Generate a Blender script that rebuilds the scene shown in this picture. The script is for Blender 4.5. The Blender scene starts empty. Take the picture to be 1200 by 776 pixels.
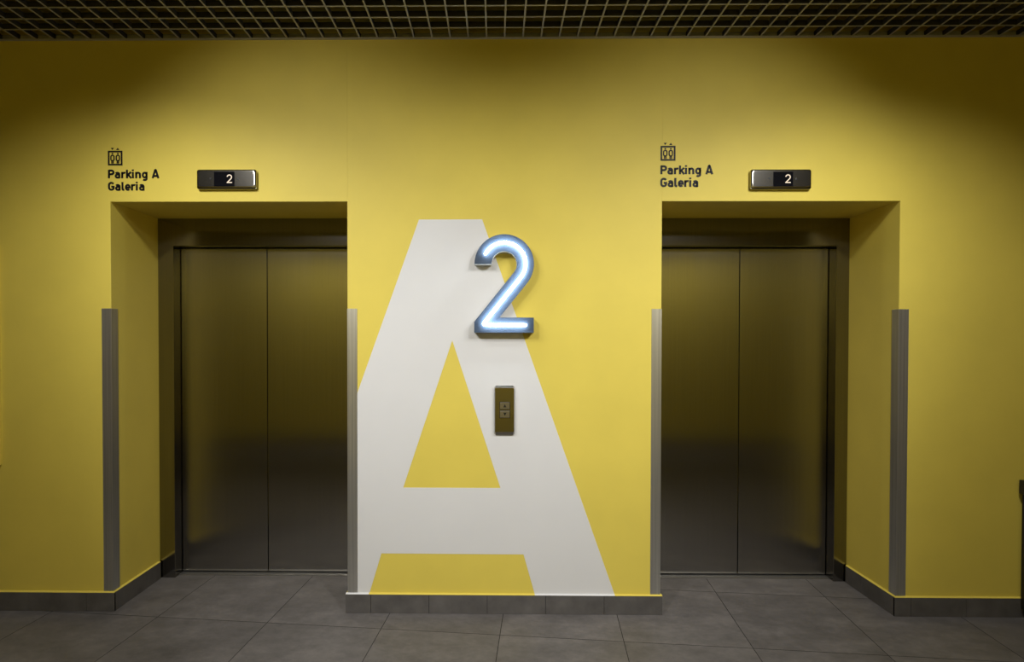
import bpy, bmesh, math, random
from mathutils import Matrix, Vector

scene = bpy.context.scene
COL = scene.collection
PI = math.pi

# ------------------------------------------------------------------ materials
def new_mat(name):
    m = bpy.data.materials.new(name)
    m.use_nodes = True
    nt = m.node_tree
    b = nt.nodes['Principled BSDF']
    return m, nt, b

def set_in(b, **kw):
    for k, v in kw.items():
        k = k.replace('_', ' ')
        if k in b.inputs:
            b.inputs[k].default_value = v

def rgb(r, g, b):
    return (r, g, b, 1.0)

def coords(nt, scale=(1, 1, 1), rot=(0, 0, 0), loc=(0, 0, 0)):
    g = nt.nodes.new('ShaderNodeNewGeometry')
    mp = nt.nodes.new('ShaderNodeMapping')
    mp.inputs['Scale'].default_value = scale
    mp.inputs['Rotation'].default_value = rot
    mp.inputs['Location'].default_value = loc
    nt.links.new(g.outputs['Position'], mp.inputs['Vector'])
    return mp.outputs['Vector']

def noise(nt, vec, scale, detail=3.0, rough=0.55):
    n = nt.nodes.new('ShaderNodeTexNoise')
    n.inputs['Scale'].default_value = scale
    n.inputs['Detail'].default_value = detail
    n.inputs['Roughness'].default_value = rough
    nt.links.new(vec, n.inputs['Vector'])
    return n.outputs['Fac']

def ramp(nt, fac, stops):
    r = nt.nodes.new('ShaderNodeValToRGB')
    el = r.color_ramp.elements
    el[0].position, el[0].color = stops[0]
    el[1].position, el[1].color = stops[-1]
    for p, c in stops[1:-1]:
        e = el.new(p)
        e.color = c
    nt.links.new(fac, r.inputs['Fac'])
    return r.outputs['Color']

def math_node(nt, op, a, b=None):
    n = nt.nodes.new('ShaderNodeMath')
    n.operation = op
    for i, v in enumerate((a, b)):
        if v is None:
            continue
        if isinstance(v, (int, float)):
            n.inputs[i].default_value = v
        else:
            nt.links.new(v, n.inputs[i])
    return n.outputs[0]

def bump(nt, b, height, strength, dist):
    n = nt.nodes.new('ShaderNodeBump')
    n.inputs['Strength'].default_value = strength
    n.inputs['Distance'].default_value = dist
    nt.links.new(height, n.inputs['Height'])
    nt.links.new(n.outputs['Normal'], b.inputs['Normal'])

def paint(name, c, rough=0.55, var=0.035, grain=0.25):
    m, nt, b = new_mat(name)
    v = coords(nt)
    f = noise(nt, v, 3.0, 4)
    lo = tuple(x * (1 - var) for x in c)
    hi = tuple(min(1, x * (1 + var)) for x in c)
    nt.links.new(ramp(nt, f, [(0.3, rgb(*lo)), (0.7, rgb(*hi))]), b.inputs['Base Color'])
    set_in(b, Roughness=rough)
    b.inputs['Specular IOR Level'].default_value = 0.3
    bump(nt, b, noise(nt, v, 260.0, 2), grain, 0.0006)
    return m

def metal(name, c, rough, scale=(1, 1, 1), var=0.12, strength=0.05, aniso=0.0, metallic=1.0):
    m, nt, b = new_mat(name)
    v = coords(nt, scale=scale)
    f = noise(nt, v, 1.0, 5, 0.65)
    lo = tuple(x * (1 - var) for x in c)
    hi = tuple(min(1, x * (1 + var)) for x in c)
    nt.links.new(ramp(nt, f, [(0.3, rgb(*lo)), (0.7, rgb(*hi))]), b.inputs['Base Color'])
    set_in(b, Metallic=metallic, Roughness=rough)
    if aniso:
        b.inputs['Anisotropic'].default_value = aniso
        t = nt.nodes.new('ShaderNodeCombineXYZ')
        t.inputs[0].default_value = 1.0
        nt.links.new(t.outputs[0], b.inputs['Tangent'])
    bump(nt, b, f, strength, 0.0004)
    return m

def plain(name, c, rough=0.5, metallic=0.0, spec=0.5, sc=30.0, var=.07):
    m, nt, b = new_mat(name)
    f = noise(nt, coords(nt), sc, 5)
    nt.links.new(ramp(nt, f, [(0.25, rgb(*[x * (1 - var) for x in c])), (0.75, rgb(*[min(1, x * (1 + var)) for x in c]))]), b.inputs['Base Color'])
    set_in(b, Roughness=rough, Metallic=metallic)
    b.inputs['Specular IOR Level'].default_value = spec
    return m

def glow(name, c, strength):
    m, nt, b = new_mat(name)
    set_in(b, Base_Color=rgb(.05, .05, .05), Roughness=0.4)
    b.inputs['Emission Color'].default_value = rgb(*c)
    b.inputs['Emission Strength'].default_value = strength
    return m

TILE_YAW, TILE_X, TILE_Y, TILE = -0.0877, 0.0435, -0.2211, 0.6

def floor_material():
    m, nt, b = new_mat('grey_stoneware')
    g = nt.nodes.new('ShaderNodeNewGeometry')
    vr = nt.nodes.new('ShaderNodeVectorRotate')
    vr.rotation_type = 'Z_AXIS'
    vr.inputs['Angle'].default_value = -TILE_YAW
    nt.links.new(g.outputs['Position'], vr.inputs['Vector'])
    sep = nt.nodes.new('ShaderNodeSeparateXYZ')
    nt.links.new(vr.outputs['Vector'], sep.inputs['Vector'])
    cells, dists = [], []
    for ax, off in (('X', TILE_X), ('Y', TILE_Y)):
        t = math_node(nt, 'DIVIDE', math_node(nt, 'SUBTRACT', sep.outputs[ax], off), TILE)
        cells.append(math_node(nt, 'FLOOR', t))
        fr = math_node(nt, 'FRACT', t)
        dists.append(math_node(nt, 'MINIMUM', fr, math_node(nt, 'SUBTRACT', 1.0, fr)))
    edge = math_node(nt, 'MULTIPLY', math_node(nt, 'MINIMUM', dists[0], dists[1]), TILE)
    comb = nt.nodes.new('ShaderNodeCombineXYZ')
    nt.links.new(cells[0], comb.inputs[0]); nt.links.new(cells[1], comb.inputs[1])
    wn = nt.nodes.new('ShaderNodeTexWhiteNoise')
    nt.links.new(comb.outputs[0], wn.inputs['Vector'])
    # the cloudy print of each tile is shifted so it does not run on into the next
    sc = nt.nodes.new('ShaderNodeVectorMath'); sc.operation = 'SCALE'
    sc.inputs['Scale'].default_value = 7.0
    nt.links.new(wn.outputs['Color'], sc.inputs[0])
    ad = nt.nodes.new('ShaderNodeVectorMath'); ad.operation = 'ADD'
    nt.links.new(sc.outputs[0], ad.inputs[0]); nt.links.new(vr.outputs['Vector'], ad.inputs[1])
    stretch = nt.nodes.new('ShaderNodeMapping')
    stretch.inputs['Scale'].default_value = (1.0, 1.5, 1.0)
    nt.links.new(ad.outputs[0], stretch.inputs['Vector'])
    n1 = noise(nt, stretch.outputs[0], 4.5, 9, 0.70)
    n2 = noise(nt, stretch.outputs[0], 30.0, 6, 0.7)
    mixed = math_node(nt, 'ADD', math_node(nt, 'MULTIPLY', n1, 0.72), math_node(nt, 'MULTIPLY', n2, 0.28))
    mixed = math_node(nt, 'ADD', mixed, math_node(nt, 'MULTIPLY', math_node(nt, 'SUBTRACT', wn.outputs['Value'], 0.5), 0.06))
    k = FLOOR_K
    c = ramp(nt, mixed, [(0.30, rgb(.074*k, .067*k, .062*k)), (0.5, rgb(.124*k, .113*k, .105*k)), (0.70, rgb(.192*k, .174*k, .160*k))])
    joint = math_node(nt, 'LESS_THAN', edge, 0.0017)
    mx = nt.nodes.new('ShaderNodeMix'); mx.data_type = 'RGBA'
    nt.links.new(joint, mx.inputs['Factor'])
    nt.links.new(c, mx.inputs['A'])
    mx.inputs['B'].default_value = rgb(.018, .016, .014)
    nt.links.new(mx.outputs['Result'], b.inputs['Base Color'])
    r = math_node(nt, 'ADD', 0.42, math_node(nt, 'MULTIPLY', n2, 0.18))
    nt.links.new(math_node(nt, 'MAXIMUM', r, math_node(nt, 'MULTIPLY', joint, 0.9)), b.inputs['Roughness'])
    b.inputs['Specular IOR Level'].default_value = 0.35
    h = math_node(nt, 'ADD', math_node(nt, 'MULTIPLY', n2, 0.15), math_node(nt, 'MINIMUM', math_node(nt, 'MULTIPLY', edge, 300.0), 1.0))
    bump(nt, b, h, 0.3, 0.001)
    return m

FLOOR_K = 1.12
M = dict(
    yellow=paint('yellow_wall_paint', (.80, .638, .105)),
    white=paint('white_wall_paint', (.77, .76, .74), var=.015),
    back=paint('yellow_back_wall_paint', (.80, .638, .105)),
    floor=floor_material(),
    skirting=plain('skirting_stoneware', (.118, .109, .102), .5, spec=.35, sc=9, var=.28),
    grout=plain('dark_grout', (.02, .018, .016), .9, spec=.1),
    door=metal('brushed_door_steel', (.35, .335, .31), .22, (160, 160, 1.2), .06, .010, .95),
    frame=metal('brushed_frame_steel', (.24, .228, .205), .14, (160, 160, 1.2), .06, .010, .8),
    guard=metal('brushed_guard_steel', (.60, .59, .56), .30, (220, 220, 1.0), .22, .06, 0.0, .84),
    plate=metal('brushed_plate_steel', (.40, .375, .325), .17, (3, 3, 300), .08, .015),
    sill=metal('sill_aluminium', (.34, .33, .31), .5, (2, 300, 300), .1, .05),
    dark=plain('black_gap', (.012, .011, .010), .7, spec=.2),
    vinyl=plain('black_vinyl', (.012, .010, .010), .5, spec=.2),
    screen=plain('black_screen_glass', (.006, .006, .008), .12, spec=.5),
    digit=glow('warm_display_digit', (1.0, .80, .58), .95),
    housing=plain('pale_grey_enamel', (.52, .52, .50), .5),
    face=plain('navy_sign_face', (.044, .066, .104), .45, spec=.3),
    tube=glow('cool_white_neon', (.80, .91, 1.0), 58.0),
    arrow=plain('black_arrow', (.01, .01, .01), .5),
    button=metal('button_steel', (.50, .47, .42), .3, (3, 3, 300), .08, .04),
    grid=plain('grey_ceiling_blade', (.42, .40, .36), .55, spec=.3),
    blade=plain('shaded_blade_side', (.06, .055, .048), .6, spec=.2),  # blade sides darkened to paint in the shade inside the cells
    slab=plain('black_void_paint', (.012, .012, .014), .9, spec=.1),
    counter=plain('dark_brown_laminate', (.018, .015, .012), .45),
)

# ------------------------------------------------------------------ mesh helpers
def box(bm, x0, x1, y0, y1, z0, z1, mi=0):
    v = [bm.verts.new(p) for p in ((x0, y0, z0), (x1, y0, z0), (x1, y1, z0), (x0, y1, z0),
                                   (x0, y0, z1), (x1, y0, z1), (x1, y1, z1), (x0, y1, z1))]
    for q in ((3, 2, 1, 0), (4, 5, 6, 7), (0, 1, 5, 4), (1, 2, 6, 5), (2, 3, 7, 6), (3, 0, 4, 7)):
        f = bm.faces.new([v[i] for i in q])
        f.material_index = mi

def prism(bm, pts, y0, y1, mi=0):
    """closed outline (x, z) extruded from y0 (front) to y1"""
    a = [bm.verts.new((x, y0, z)) for x, z in pts]
    b = [bm.verts.new((x, y1, z)) for x, z in pts]
    n = len(pts)
    fs = [bm.faces.new(a), bm.faces.new(b[::-1])]
    for i in range(n):
        fs.append(bm.faces.new((a[i], b[i], b[(i + 1) % n], a[(i + 1) % n])))
    for f in fs:
        f.material_index = mi

def obj(name, bm, mats, parent=None, bevel=0.0, seg=2, smooth=False):
    bmesh.ops.recalc_face_normals(bm, faces=bm.faces[:])
    me = bpy.data.meshes.new(name)
    bm.to_mesh(me)
    bm.free()
    for m in (mats if isinstance(mats, (list, tuple)) else [mats]):
        me.materials.append(m)
    if smooth:
        for p in me.polygons:
            p.use_smooth = True
    o = bpy.data.objects.new(name, me)
    COL.objects.link(o)
    if bevel:
        md = o.modifiers.new('bevel', 'BEVEL')
        md.width = bevel
        md.segments = seg
        md.limit_method = 'ANGLE'
        md.angle_limit = math.radians(40)
    if parent:
        o.parent = parent
        o.matrix_parent_inverse = Matrix.Translation(-Vector(parent.location))
    return o

def thing(name, label, cat, loc, group=None):
    o = bpy.data.objects.new(name, None)
    o.empty_display_size = .05
    COL.objects.link(o)
    o.location = loc
    o['label'] = label
    o['category'] = cat
    if group:
        o['group'] = group
    return o

def tag(o, label, cat, group=None):
    o['label'] = label
    o['category'] = cat
    if group:
        o['group'] = group
    return o

def struct(o):
    o['kind'] = 'structure'
    return o

def ribbon(bm, pts, w, y0, y1, closed=False):
    """stroke of width w along (x, z) points with mitred joints, a thin solid"""
    clean = [pts[0]]
    for p in pts[1:]:
        if (Vector(p) - Vector(clean[-1])).length > 1e-5:
            clean.append(p)
    pts = clean
    n = len(pts)
    L, Rr = [], []
    for i in range(n):
        p = Vector(pts[i])
        if closed:
            a, c = Vector(pts[i - 1]), Vector(pts[(i + 1) % n])
        else:
            a = Vector(pts[i - 1]) if i > 0 else None
            c = Vector(pts[i + 1]) if i < n - 1 else None
        d1 = (p - a).normalized() if a is not None else None
        d2 = (c - p).normalized() if c is not None else None
        d1 = d1 or d2
        d2 = d2 or d1
        n1, n2 = Vector((-d1.y, d1.x)), Vector((-d2.y, d2.x))
        m = (n1 + n2)
        m = m.normalized() if m.length > 1e-6 else n1
        k = min(1.0 / max(m.dot(n1), .35), 2.4) * w / 2
        L.append(p + m * k)
        Rr.append(p - m * k)
    rng = range(n if closed else n - 1)
    for i in rng:
        j = (i + 1) % n
        prism(bm, [tuple(L[i]), tuple(L[j]), tuple(Rr[j]), tuple(Rr[i])], y0, y1)

def arc(cx, cz, rx, rz, a0, a1, n=12):
    return [(cx + rx * math.cos(math.radians(a0 + (a1 - a0) * i / n)),
             cz + rz * math.sin(math.radians(a0 + (a1 - a0) * i / n))) for i in range(n + 1)]

# ------------------------------------------------------------------ room shell
ZC = 3.035           # underside of the ceiling grid
XL0, XL1 = -2.045, -0.784      # left lift recess
XR0, XR1 = 0.873, 2.115        # right lift recess
HP = 2.185           # soffit of the recesses
RD = 0.42            # recess depth to the steel frames
XW = 5.6
YB = -3.76           # wall opposite the lifts

def cells_wall(xs, zs, y0, y1, hole):
    bm = bmesh.new()
    nx, nz = len(xs) - 1, len(zs) - 1
    solid = lambda i, j: 0 <= i < nx and 0 <= j < nz and not hole(i, j)
    V = {}
    def v(x, y, z):
        k = (round(x, 5), round(y, 5), round(z, 5))
        if k not in V:
            V[k] = bm.verts.new(k)
        return V[k]
    for i in range(nx):
        for j in range(nz):
            if not solid(i, j):
                continue
            a, b, c, d = xs[i], xs[i + 1], zs[j], zs[j + 1]
            bm.faces.new((v(a, y0, c), v(b, y0, c), v(b, y0, d), v(a, y0, d)))
            bm.faces.new((v(b, y1, c), v(a, y1, c), v(a, y1, d), v(b, y1, d)))
            if not solid(i - 1, j): bm.faces.new((v(a, y0, c), v(a, y0, d), v(a, y1, d), v(a, y1, c)))
            if not solid(i + 1, j): bm.faces.new((v(b, y0, c), v(b, y1, c), v(b, y1, d), v(b, y0, d)))
            if not solid(i, j - 1): bm.faces.new((v(a, y0, c), v(a, y1, c), v(b, y1, c), v(b, y0, c)))
            if not solid(i, j + 1): bm.faces.new((v(a, y0, d), v(b, y0, d), v(b, y1, d), v(a, y1, d)))
    return bm

struct(obj('wall_front', cells_wall([-XW, XL0, XL1, XL1 + .0004, XR0 - .0004, XR0, XR1, XW], [0, HP, 3.5], 0, .75,
                                    lambda i, j: (j == 0 and i in (1, 5)) or (j == 1 and i in (2, 4))), M['yellow']))
bm = bmesh.new(); box(bm, -XW - .1, XW + .1, YB - .12, .75, -.12, 0)
struct(obj('floor', bm, M['floor']))
bm = bmesh.new(); box(bm, -XW, XW, YB - .12, YB, 0, 3.5)
struct(obj('wall_back', bm, M['back']))
for nm, x0, x1 in (('wall_left', -XW - .12, -XW), ('wall_right', XW, XW + .12)):
    bm = bmesh.new(); box(bm, x0, x1, YB - .12, .75, 0, 3.5)
    struct(obj(nm, bm, M['yellow']))
bm = bmesh.new(); box(bm, -XW - .12, XW + .12, YB - .12, .75, 3.5, 3.6)
struct(obj('ceiling_slab', bm, M['slab']))

# open-cell ceiling of thin blades, shade and light painted into sides and lower edges
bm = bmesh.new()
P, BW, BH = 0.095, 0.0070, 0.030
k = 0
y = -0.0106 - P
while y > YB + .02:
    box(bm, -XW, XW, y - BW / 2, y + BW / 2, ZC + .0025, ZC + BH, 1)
    box(bm, -XW, XW, y - BW / 2 - .0004, y + BW / 2 + .0004, ZC, ZC + .0025, 0)  # pale strip puts the light on the blade bottom into its colour
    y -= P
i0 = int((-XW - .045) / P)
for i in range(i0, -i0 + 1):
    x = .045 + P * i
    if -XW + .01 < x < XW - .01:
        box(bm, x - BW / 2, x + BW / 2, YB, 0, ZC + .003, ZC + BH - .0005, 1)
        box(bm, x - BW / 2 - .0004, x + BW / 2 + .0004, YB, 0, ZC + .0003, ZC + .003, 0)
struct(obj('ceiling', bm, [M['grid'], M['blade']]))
bm = bmesh.new()
box(bm, -XW, XW, -.020, 0, ZC - .002, ZC); box(bm, -XW, XW, -.002, 0, ZC, ZC + .03)
struct(obj('trim_1', bm, M['grid']))

# skirting: stoneware pieces with grout, and a thin painted bead along its top
SB, ST = .100, .011
def skirting(name, runs, joints, with_white=None):
    """runs: list of ((x0,y0),(x1,y1)) wall lines, room side on the left-hand side of travel"""
    bm = bmesh.new()
    for (p, q), js in zip(runs, joints):
        p, q = Vector(p), Vector(q)
        d = (q - p); Ln = d.length; d.normalize(); nrm = Vector((d.y, -d.x))
        cuts = [0.0] + sorted(js) + [Ln]
        for a, b in zip(cuts[:-1], cuts[1:]):
            g0 = .0011 if a > 0 else 0
            g1 = .0011 if b < Ln else 0
            A, B = p + d * (a + g0), p + d * (b - g1)
            def quadbox(A, B, t, z0, z1, mi):
                base = [A, B, B + nrm * t, A + nrm * t]
                lo = [bm.verts.new((v.x, v.y, z0)) for v in base]
                hi = [bm.verts.new((v.x, v.y, z1)) for v in base]
                for f in (lo[::-1], hi, [lo[0], lo[1], hi[1], hi[0]], [lo[1], lo[2], hi[2], hi[1]],
                          [lo[2], lo[3], hi[3], hi[2]], [lo[3], lo[0], hi[0], hi[3]]):
                    bm.faces.new(f).material_index = mi
            quadbox(A, B, ST, .001, SB, 0)
        quadbox(p, q, ST - .003, 0, SB - .002, 1)
    return struct(obj(name, bm, [M['skirting'], M['grout']]))

pill = [XL1 + .123 + .3095 * i - XL1 for i in range(5)]
skirting('baseboard_pillar', [((XL1 - ST, 0), (XR0 + ST, 0)), ((XL1, .41), (XL1, 0)), ((XR0, 0), (XR0, .41))],
         [[.134 + .3095 * i for i in range(5)], [.2], [.21]])
skirting('baseboard_left', [((-XW, 0), (XL0 + ST, 0)), ((XL0, 0), (XL0, .41))],
         [[XL0 + XW + .171 - .31 * i for i in range(1, 8)], [.27]])
skirting('baseboard_right', [((XR1, .41), (XR1, 0)), ((XR1 - ST, 0), (XW, 0))],
         [[.14], [.085 + .2875 * i for i in range(7)]])
skirting('baseboard_back', [((XW, YB), (-XW, YB))], [[.3 * i for i in range(1, 28)]])

A_WHITE = [(-.795, -.672), (.2105, .634)]    # where the white letter reaches the bead
bm = bmesh.new()
def bead(p, q, mi):
    p, q = Vector(p), Vector(q)
    d = (q - p).normalized(); nrm = Vector((d.y, -d.x))
    prof = [(0, SB), (ST, SB), (ST, SB + .0015), (0, SB + .006)]
    r = [[bm.verts.new((o.x + nrm.x * t, o.y + nrm.y * t, z)) for t, z in prof] for o in (p, q)]
    for i in range(4):
        bm.faces.new((r[0][i], r[0][(i + 1) % 4], r[1][(i + 1) % 4], r[1][i])).material_index = mi
    bm.faces.new(r[0]).material_index = mi
    bm.faces.new(r[1][::-1]).material_index = mi
bead((-XW, 0), (XL0 + ST, 0), 0); bead((XL0, 0), (XL0, .41), 0)
bead((XR1, .41), (XR1, 0), 0); bead((XR1 - ST, 0), (XW, 0), 0)
bead((XL1, .41), (XL1, 0), 0); bead((XR0, 0), (XR0, .41), 0)
xs = [XL1 - ST, -.672, .2105, .634, XR0 + ST]
for a, b, mi in zip(xs[:-1], xs[1:], (1, 0, 1, 0)):
    bead((a, 0), (b, 0), mi)
struct(obj('trim_2', bm, [M['yellow'], M['white']]))

# ------------------------------------------------------------------ lift entrances
def elevator(label, x0, x1, xa, xb):
    """x0..x1 recess, xa..xb door opening"""
    root = thing('elevator_entrance', label, 'elevator', ((x0 + x1) / 2, RD, 0), 'elevator entrances in the yellow wall')
    y0, y1, zt = RD, RD + .085, 2.020
    bm = bmesh.new()
    pts = [(x0, 0), (x0, HP), (x1, HP), (x1, 0), (xb, 0), (xb, zt), (xa, zt), (xa, 0)]
    prism(bm, pts, y0, y1 + .03)
    obj('door_frame', bm, M['frame'], root, bevel=.002)
    xm = (xa + xb) / 2
    for a, b in ((xa + .003, xm - .0025), (xm + .0025, xb - .003)):
        bm = bmesh.new(); box(bm, a, b, y1 - .005, y1 + .025, .011, zt - .004)
        obj('door_panel', bm, M['door'], root, bevel=.002)
    bm = bmesh.new(); box(bm, xa, xb, y1 + .03, y1 + .05, 0, zt)
    obj('backing', bm, M['dark'], root)
    bm = bmesh.new()
    box(bm, xa, xb, y0 + .035, y1 + .029, 0, .004)
    obj('door_sill', bm, M['sill'], root)
    return root
elevator('left elevator entrance with double brushed steel doors beside the white letter A', XL0, XL1, -1.951, -.877)
elevator('right elevator entrance with double brushed steel doors, nearer the dark cabinet', XR0, XR1, .956, 2.038)

# ------------------------------------------------------------------ corner guards
def guard(label, x, sx, leg=.051):
    """L-shaped strip on the corner x; sx = direction of its front leg along the wall"""
    t = .002
    bm = bmesh.new()
    z0, z1 = SB + .006, 1.619
    q = [(x - sx * t, -t), (x + sx * leg, -t), (x + sx * leg, 0), (x, 0), (x, .05), (x - sx * t, .05)]
    lo = [bm.verts.new((a, b, z0)) for a, b in q]
    hi = [bm.verts.new((a, b, z1)) for a, b in q]
    bm.faces.new(lo); bm.faces.new(hi[::-1])
    for i in range(6):
        bm.faces.new((lo[i], lo[(i + 1) % 6], hi[(i + 1) % 6], hi[i]))
    return tag(obj('corner_guard', bm, M['guard'], bevel=.0006, seg=1), label, 'corner guard', 'steel corner guards at the lift recesses')
guard('steel corner guard left of the left elevator recess, outermost on that side', XL0, -1)
guard('steel corner guard on the pillar edge touching the white letter A', XL1, 1)
guard('steel corner guard on the pillar edge left of the right elevator', XR0, -1)
guard('steel corner guard right of the right elevator recess, toward the dark cabinet', XR1, 1)

# ------------------------------------------------------------------ the big white letter
bm = bmesh.new()
TLp, TRp, Tp = (-.4052, 2.089), (-.0718, 2.090), (-.229, 1.4515)
BRp, BLp, UL, UR = (.0275, .6687), (-.4896, .6687), (-.6059, .3165), (.1505, .3150)
zb = SB + .004
LB, IL, IR, OR_, LM = (-.733, zb), (-.670, zb), (.2105, zb), (.634, zb), (-.733, 1.172)
Vv = {}
def av(p):
    if p not in Vv:
        Vv[p] = bm.verts.new((p[0], -.0009, p[1]))
    return Vv[p]
for poly in ([TLp, TRp, Tp], [TLp, Tp, BLp, UL, IL, LB, LM], [TRp, OR_, IR, UR, BRp, Tp], [BLp, BRp, UR, UL]):
    bm.faces.new([av(p) for p in poly])
ext = bmesh.ops.extrude_face_region(bm, geom=bm.faces[:])
for g in ext['geom']:
    if isinstance(g, bmesh.types.BMVert):
        g.co.y = -.0001
bmesh.ops.triangulate(bm, faces=[f for f in bm.faces if len(f.verts) > 4])
tag(obj('painted_letter', bm, M['white']), 'giant flat white letter A covering the yellow pillar between the elevators', 'wall graphic')

# ------------------------------------------------------------------ illuminated number
C0 = Vector((.0440, 1.8465)); RC = .1097
BZ = 1.5312
def two_path(half, end_in):
    """outline of the figure as a stroke of the given half width, ends pulled in by end_in"""
    P0 = Vector((-.0645, BZ + .004))
    d = P0 - C0
    L = d.length
    base = math.atan2(d.y, d.x)
    phi = base + math.acos(RC / L)           # tangent point on the lower right of the bowl
    a_t = math.degrees(phi)
    while a_t > 90: a_t -= 360
    T = C0 + Vector((math.cos(phi), math.sin(phi))) * RC
    dirn = (P0 - T).normalized()
    nrm = Vector((math.cos(phi), math.sin(phi)))   # points to the right/lower side
    N = 40
    out = []
    a0 = 180 - math.degrees(end_in / RC)
    out += arc(C0.x, C0.y, RC + half, RC + half, a0, a_t, N)
    # right edge of the diagonal down to the top of the bar
    zt = BZ + .0393 * half / .044
    p = T + nrm * half
    s = (zt - p.y) / dirn.y
    out.append((p.x + dirn.x * s, zt))
    xr, xl = .1975 - end_in, -.1108 + end_in
    zb_ = BZ - .0393 * half / .044
    out += [(xr, zt), (xr, zb_), (xl, zb_)]
    p = T - nrm * half
    s = (xl - p.x) / dirn.x
    out.append((xl, p.y + dirn.y * s))
    out += arc(C0.x, C0.y, RC - half, RC - half, a_t, a0, N)
    return out, a_t, T, P0

sign = thing('illuminated_number', 'glowing numeral 2 sign with white neon tube on blue face, fixed on the pillar', 'sign', (.043, 0, 1.49))
front, a_t, T2, P2 = two_path(.0440, 0)
rear, *_ = two_path(.0440, 0)
YF = -.062
bm = bmesh.new()
n = len(front)
a = [bm.verts.new((x, YF, z)) for x, z in front]
m_ = [bm.verts.new((x, YF + .006, z)) for x, z in front]
b = [bm.verts.new((x, -.0012, z)) for x, z in rear]
def cap(bm, v, N=40):
    for i in range(N):
        bm.faces.new((v[i], v[i + 1], v[-2 - i], v[-1 - i]))
    bm.faces.new((v[N], v[N + 1], v[N + 5], v[N + 6]))
    bm.faces.new((v[N + 1], v[N + 2], v[N + 3], v[N + 4], v[N + 5]))
cap(bm, a)
cap(bm, b)
for i in range(n):
    j = (i + 1) % n
    bm.faces.new((a[i], m_[i], m_[j], a[j]))
    bm.faces.new((m_[i], b[i], b[j], m_[j]))
obj('housing', bm, M['housing'], sign)
bm = bmesh.new()
face_pts, *_ = two_path(.0438, .0003)
fa = [bm.verts.new((x, YF - .004, z)) for x, z in face_pts]
fb = [bm.verts.new((x, YF - .0002, z)) for x, z in face_pts]
cap(bm, fa)
cap(bm, fb)
for i in range(n):
    j = (i + 1) % n
    bm.faces.new((fa[i], fb[i], fb[j], fa[j]))
obj('sign_face', bm, M['face'], sign)
# neon tube
cu = arc(C0.x, C0.y, RC, RC, 152, a_t, 48)
bend = []
diag_end = T2 + (P2 - T2) * .955
cu += [tuple(T2 + (P2 - T2) * t) for t in (.25, .5, .75)] + [tuple(diag_end)]
b0, b1 = Vector(diag_end), Vector((P2.x + .022, BZ))
ctrl = P2 + Vector((-.006, -.004))
cu += [tuple((1 - t) ** 2 * b0 + 2 * t * (1 - t) * ctrl + t * t * b1) for t in (.2, .4, .6, .8, 1.0)]
cu += [(-.02, BZ), (.07, BZ), (.153, BZ)]
def tube(bm, pts, r, seg=14):
    """pts are 3-D; tube with rounded ends"""
    pts = [Vector(p) for p in pts]
    rings = []
    nP = len(pts)
    def ring(c, d, rr):
        u = d.cross(Vector((0, 1, 0))).normalized(); w = d.cross(u).normalized()
        return [bm.verts.new(c + (u * math.cos(2 * PI * k / seg) + w * math.sin(2 * PI * k / seg)) * rr) for k in range(seg)]
    d0, d1 = (pts[1] - pts[0]).normalized(), (pts[-1] - pts[-2]).normalized()
    for q in (80, 60, 40, 20):
        rings.append(ring(pts[0] - d0 * r * math.sin(math.radians(q)), d0, r * math.cos(math.radians(q))))
    for i in range(nP):
        d = (pts[min(i + 1, nP - 1)] - pts[max(i - 1, 0)]).normalized()
        rings.append(ring(pts[i], d, r))
    for q in (20, 40, 60, 80):
        rings.append(ring(pts[-1] + d1 * r * math.sin(math.radians(q)), d1, r * math.cos(math.radians(q))))
    for A, B in zip(rings[:-1], rings[1:]):
        for k in range(seg):
            bm.faces.new((A[k], A[(k + 1) % seg], B[(k + 1) % seg], B[k]))
    bm.faces.new(rings[0][::-1]); bm.faces.new(rings[-1])
bm = bmesh.new()
TUBE_R = .0066
tube(bm, [(x, YF - .004 - .0100, z) for x, z in cu], TUBE_R)
obj('neon_tube', bm, M['tube'], sign, smooth=True)
for x, z in (cu[4], cu[40], (.02, BZ), (.13, BZ)):
    bm = bmesh.new()
    box(bm, x - .002, x + .002, YF - .0105, YF - .0038, z - .002, z + .002)
    obj('tube_support', bm, M['face'], sign)

# ------------------------------------------------------------------ call panel
cp = thing('call_panel', 'slim steel call panel with up and down buttons on the white letter', 'call panel', (.048, 0, .955))
bm = bmesh.new()
x0, x1, z0, z1 = -.0055, .1010, .9500, 1.2135
# side profile: chamfered toward the wall at the top and bottom, the corners of the plan cut too
def loft(bm, rings):
    R_ = [[bm.verts.new(p) for p in r] for r in rings]
    for A, B in zip(R_[:-1], R_[1:]):
        for k in range(len(A)):
            bm.faces.new((A[k], A[(k + 1) % len(A)], B[(k + 1) % len(A)], B[k]))
    bm.faces.new(R_[0]); bm.faces.new(R_[-1][::-1])
def rect(x0, x1, z0, z1, y, c):
    return [(x0 + c, y, z0), (x1 - c, y, z0), (x1, y, z0 + c), (x1, y, z1 - c), (x1 - c, y, z1), (x0 + c, y, z1), (x0, y, z1 - c), (x0, y, z0 + c)]
loft(bm, [rect(x0, x1, z0, z1, -.0008, .010), rect(x0, x1, z0, z1, -.007, .008), rect(x0 + .003, x1 - .003, z0 + .020, z1 - .012, -.020, .002)])
obj('faceplate', bm, M['plate'], cp, bevel=.0015)
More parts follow.
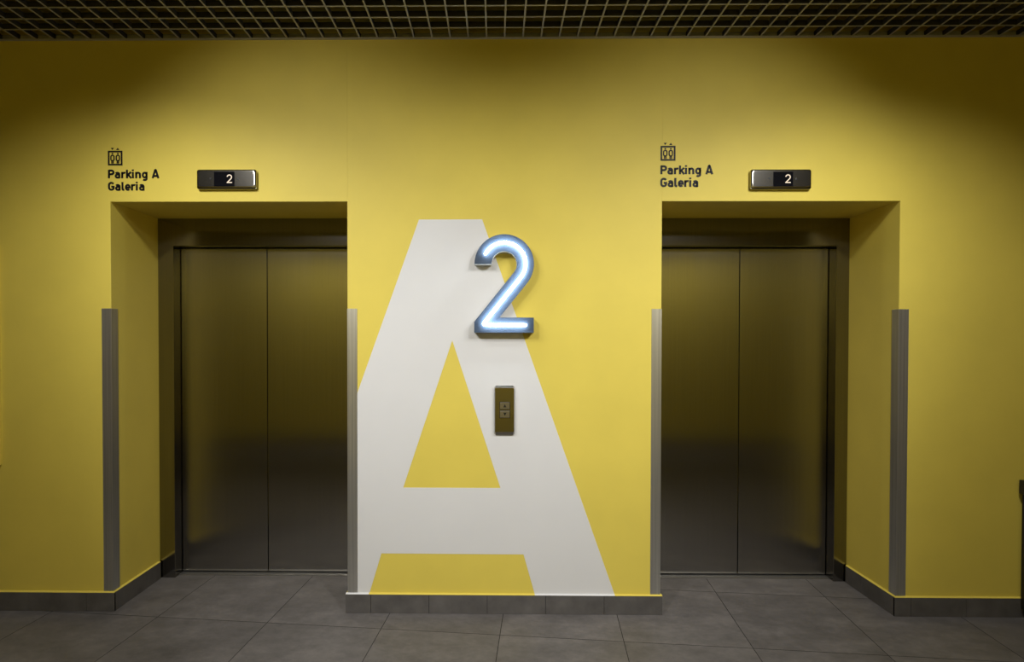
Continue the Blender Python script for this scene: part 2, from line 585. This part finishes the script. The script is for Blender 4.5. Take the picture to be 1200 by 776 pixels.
for zc, up in ((1.1085, 1), (1.0635, -1)):
    bm = bmesh.new(); box(bm, .0215, .0775, -.0212, -.0195, zc - .0205, zc + .0205)
    fr = obj('button', bm, M['dark'], cp, bevel=.0006, seg=1)
    bm = bmesh.new(); box(bm, .0240, .0750, -.0240, -.0212, zc - .018, zc + .018)
    kp = obj('key', bm, M['button'], fr, bevel=.0012)
    bm = bmesh.new()
    s = .0085
    prism(bm, [(.0495 - s, zc - s * up), (.0495 + s, zc - s * up), (.0495, zc + s * up)], -.0247, -.0240)
    ar = obj('arrow', bm, M['arrow'], fr)

# ------------------------------------------------------------------ floor indicators
def rrect(x0, x1, z0, z1, r, n=5):
    out = []
    for cx, cz, a in ((x1 - r, z1 - r, 0), (x0 + r, z1 - r, 90), (x0 + r, z0 + r, 180), (x1 - r, z0 + r, 270)):
        out += arc(cx, cz, r, r, a, a + 90, n)
    return out
def digit_two(bm, xc, z0, h, w, y0, y1, sw):
    r = w / 2 - sw / 2
    cz = z0 + h - sw / 2 - r
    pts = arc(xc, cz, r, r, 172, -38, 12) + [(xc - r + .0005, z0 + sw * .55)]
    ribbon(bm, pts, sw, y0, y1)
    ribbon(bm, [(xc - w / 2, z0 + sw / 2), (xc + w / 2, z0 + sw / 2)], sw, y0, y1)
def indicator(label, xc, zc, scr):
    root = thing('floor_indicator', label, 'floor indicator', (xc, 0, zc), 'floor indicators above the elevators')
    W, H, D = .316, .105, .026
    bm = bmesh.new()
    def rr(ins, y, top=0, bot=0):
        return [(x, y, z) for x, z in rrect(xc - W / 2 + ins, xc + W / 2 - ins, zc - H / 2 + ins + bot, zc + H / 2 - ins - top, .012)]
    rings = [rr(.001, -.0008)]
    for k in range(7):
        t = k / 6 * PI / 2
        rings.append([(xc + (x - xc), y, z) for x, y, z in rr(.011 * (1 - math.cos(t)) + 0, -(D - .011) - .011 * math.sin(t), bot=.004 * (1 - math.cos(t)))])
    loft(bm, rings)
    obj('housing', bm, M['plate'], root, smooth=False)
    bm = bmesh.new()
    sx0, sx1 = scr
    sz0, sz1 = zc - .0385, zc + .0375
    box(bm, sx0, sx1, -D - .0012, -D + .002, sz0, sz1)
    sc_ = obj('screen', bm, M['screen'], root, bevel=.0005, seg=1)
    bm = bmesh.new()
    digit_two(bm, sx1 - .0265, zc - .021, .0445, .028, -D - .0022, -D - .0012, .0050)
    dg = obj('digit', bm, M['digit'], sc_)
    for xx, up in ((sx0 - .019, -1), (sx1 + .017, 1)):
        bm = bmesh.new()
        s = .0055
        prism(bm, [(xx - s, zc + .002 - s * up), (xx + s, zc + .002 - s * up), (xx, zc + .002 + s * up)], -D - .0008, -D + .001)
        obj('arrow', bm, M['arrow'], root)
    return root
indicator('steel floor indicator showing 2 above the left elevator', -1.4155, 2.2965, (-1.4785, -1.3705))
indicator('steel floor indicator showing 2 above the right elevator', 1.4840, 2.2925, (1.4410, 1.5430))

# ------------------------------------------------------------------ direction signs
def glyph(ch):
    """strokes of a bold DIN-like letter; cap height 1, stroke .19; returns (polylines, closed flags, advance)"""
    s = .19; h = s / 2; X = .74
    def bowl(cx, cz, rx, rz, a0=0, a1=360, n=18): return arc(cx, cz, rx, rz, a0, a1, n)
    if ch == 'P':
        return [[(h, 0), (h, 1)], [(h, 1 - h), (.36, 1 - h)] + arc(.36, .69, .2, .215, 90, -90, 8) + [(h, .475)]], .70
    if ch == 'a':
        return [arc(.27, X - .2 - h + .02, .19, .18, 150, 0, 8) + [(.46, 0)], [(.46, .43), (.24, .43)] + arc(.24, .26, .15, .17, 90, 270, 8) + [(.46, .09)]], .66
    if ch == 'r':
        return [[(h, 0), (h, X)], arc(.33, X - .30, .235, .205, 180, 62, 8)], .50
    if ch == 'k':
        return [[(h, 0), (h, 1)], [(.1, .30), (.50, X)], [(.22, .42), (.53, 0)]], .60
    if ch == 'i':
        return [[(h, 0), (h, X)], [(h, .85), (h, 1.03)]], .34
    if ch == 'n':
        return [[(h, 0), (h, X)], arc(.29, X - .30, .195, .205, 180, 0, 10) + [(.485, 0)]], .68
    if ch == 'g':
        return [bowl(.29, .37, .195, .275), [(.485, X), (.485, -.06)] + arc(.285, -.06, .2, .145, 0, -140, 8)], .70
    if ch == 'A':
        return [[(.07, 0), (.345, 1)], [(.385, 1), (.66, 0)], [(.18, .26), (.55, .26)], [(.30, .97), (.43, .97)]], .73
    if ch == 'G':
        return [arc(.335, 1 - h - .24, .24, .24, 25, 180, 10) + arc(.335, h + .24, .24, .24, 180, 360, 12) + [(.575, .45), (.33, .45)]], .74
    if ch == 'l':
        return [[(h, 1), (h, .2)] + arc(.22, .2, .125, .11, 180, 270, 5) + [(.29, .09)]], .36
    if ch == 'e':
        return [[(.1, .36), (.49, .36)] + arc(.295, .40, .195, .25, 0, 180, 10) + arc(.295, .33, .195, .24, 180, 320, 8)], .64
    return [], .34
def text_line(text, x, z, hcap, width, parent):
    adv = sum(glyph(c)[1] for c in text) - .12
    sx = width / adv
    bm = bmesh.new()
    cx = 0
    for c in text:
        strokes, a_ = glyph(c)
        for st in strokes:
            ribbon(bm, [(x + (cx + px) * sx, z + pz * hcap) for px, pz in st], .235 * hcap, -.0012, -.0002)
        cx += a_
    return obj('lettering', bm, M['vinyl'], parent)
def direction_sign(label, x, zp, s, lines):
    root = thing('direction_sign', label, 'sign', (x, 0, zp), 'direction signs above the elevators')
    bm = bmesh.new()
    w = .0088
    Y0, Y1 = -.0012, -.0002
    ribbon(bm, [(x + w / 2, zp + w / 2), (x + s - w / 2, zp + w / 2), (x + s - w / 2, zp + s - w / 2), (x + w / 2, zp + s - w / 2)], w, Y0, Y1, closed=True)
    for fx in (.315, .685):
        cx = x + fx * s
        prism(bm, arc(cx, zp + .80 * s, .060 * s, .060 * s, 0, 330, 11), Y0, Y1)
        body = arc(cx, zp + .60 * s, .110 * s, .085 * s, 0, 180, 10) + arc(cx, zp + .42 * s, .110 * s, .10 * s, 180, 360, 10)
        ribbon(bm, body, .0066, Y0, Y1, closed=True)
        for dx in (-.048, .048):
            ribbon(bm, [(cx + dx * s, zp + .13 * s), (cx + dx * s, zp + .36 * s)], .0060, Y0, Y1)
    for fx, up in ((.31, -1), (.68, 1)):
        cx, cz, r = x + fx * s, zp + 1.125 * s, .095 * s
        prism(bm, [(cx - r * 1.15, cz - r * .8 * up), (cx + r * 1.15, cz - r * .8 * up), (cx, cz + r * .8 * up)], Y0, Y1)
    obj('pictogram', bm, M['vinyl'], root)
    for (t, z, hc, wd) in lines:
        text_line(t, x, z, hc, wd, root)
    return root
direction_sign('black Parking A Galeria sign with lift pictogram over the left elevator', -2.0560, 2.3762, .0775,
               [('Parking A', 2.3085, .0450, .266), ('Galeria', 2.2437, .0450, .193)])
direction_sign('black Parking A Galeria sign with lift pictogram over the right elevator', .8640, 2.3958, .0780,
               [('Parking A', 2.3250, .0460, .268), ('Galeria', 2.2590, .0470, .197)])

# ------------------------------------------------------------------ things cut by the frame
cab = thing('cabinet', 'dark cabinet with overhanging top, cut off by right edge of photo', 'cabinet', (3.0, -.23, 0))
bm = bmesh.new(); box(bm, 2.758, 3.25, -.44, -.0125, .05, .700)
obj('cabinet_body', bm, M['counter'], cab, bevel=.002)
bm = bmesh.new(); box(bm, 2.741, 3.27, -.46, -.012, .655, .727)
bm.free(); bm = bmesh.new(); box(bm, 2.741, 3.27, -.46, -.0125, .700, .727); box(bm, 2.741, 2.757, -.46, -.0125, .655, .700)
obj('cabinet_top', bm, M['counter'], cab, bevel=.002)
bm = bmesh.new(); box(bm, 2.775, 3.24, -.42, -.0125, 0, .05)
obj('plinth', bm, M['counter'], cab)

bm = bmesh.new(); box(bm, -3.10, -2.640, -.014, -.0002, .781, 1.966)
tag(obj('wall_panel', bm, M['yellow'], bevel=.002), 'yellow panel flat on the wall at the left edge of the photo', 'panel')

# ------------------------------------------------------------------ lights
def spot(name, loc, target, energy, angle, blend=1.0, size=.06, color=(.985, .985, .99)):
    l = bpy.data.lights.new(name, 'SPOT')
    l.energy = energy
    l.spot_size = math.radians(angle)
    l.spot_blend = blend
    l.shadow_soft_size = size
    l.color = color
    o = bpy.data.objects.new(name, l)
    COL.objects.link(o)
    o.location = loc
    o.rotation_euler = (Vector(target) - Vector(loc)).to_track_quat('-Z', 'Y').to_euler()
    return o
# gimballed lamps in the ceiling: a pair in front of each lift and an added fill pair crossing on the pillar
for sx in (-1, 1):
    spot('downlight_outer', (.045 + sx * 1.65, -1.36, 3.0), (.045 + sx * 1.86, 0, .30), 98, 111.5, 1.0, .08)
    spot('downlight_middle', (.045 + sx * 1.60, -2.15, 3.0), (.045 + sx * .98, 0, 1.80), 86, 70, .9, .08)
    spot('fill_inner', (.045 + sx * 1.30, -3.0, 3.0), (.045 + sx * .10, 0, .90), 172, 67, 1.0, .10)  # added to brighten the lower pillar wall and the floor
# downlights close to the opposite wall
for x in (-2.2, 0, 2.3):
    spot('downlight_back', (x, YB + .55, 3.0), (x, YB + .05, 1.7), 115, 80, 1.0, .06)

w = bpy.data.worlds.new('world')
scene.world = w
w.use_nodes = True
bg = w.node_tree.nodes['Background']
bg.inputs['Color'].default_value = (.02, .02, .02, 1)
bg.inputs['Strength'].default_value = .0

# ------------------------------------------------------------------ camera
cam = bpy.data.cameras.new('camera')
co = bpy.data.objects.new('camera', cam)
COL.objects.link(co)
right = Vector((0.99994353, 0.01052109, 0.00149985))
up = Vector((-0.00164901, 0.01418297, 0.99989806))
fwd = Vector((-0.01049875, 0.99984406, -0.01419952))
m = Matrix((right, up, -fwd)).transposed().to_4x4()
m.translation = (0, -2.997, 1.4593)
co.matrix_world = m
cam.sensor_width = 36
cam.lens = 664.15 / 1200 * 36
cam.shift_x = (600 - 573.73) / 1200
cam.shift_y = (406.78 - 388) / 1200
cam.clip_start = .05
scene.camera = co

scene.view_settings.view_transform = 'Standard'
scene.view_settings.look = 'None'
scene.view_settings.exposure = 0.0
scene.view_settings.gamma = 1.0
scene.view_settings.use_curve_mapping = False
scene.cycles.max_bounces = 8
scene.cycles.diffuse_bounces = 4
scene.cycles.glossy_bounces = 4
scene.cycles.sample_clamp_indirect = 4.0
scene.cycles.use_denoising = True
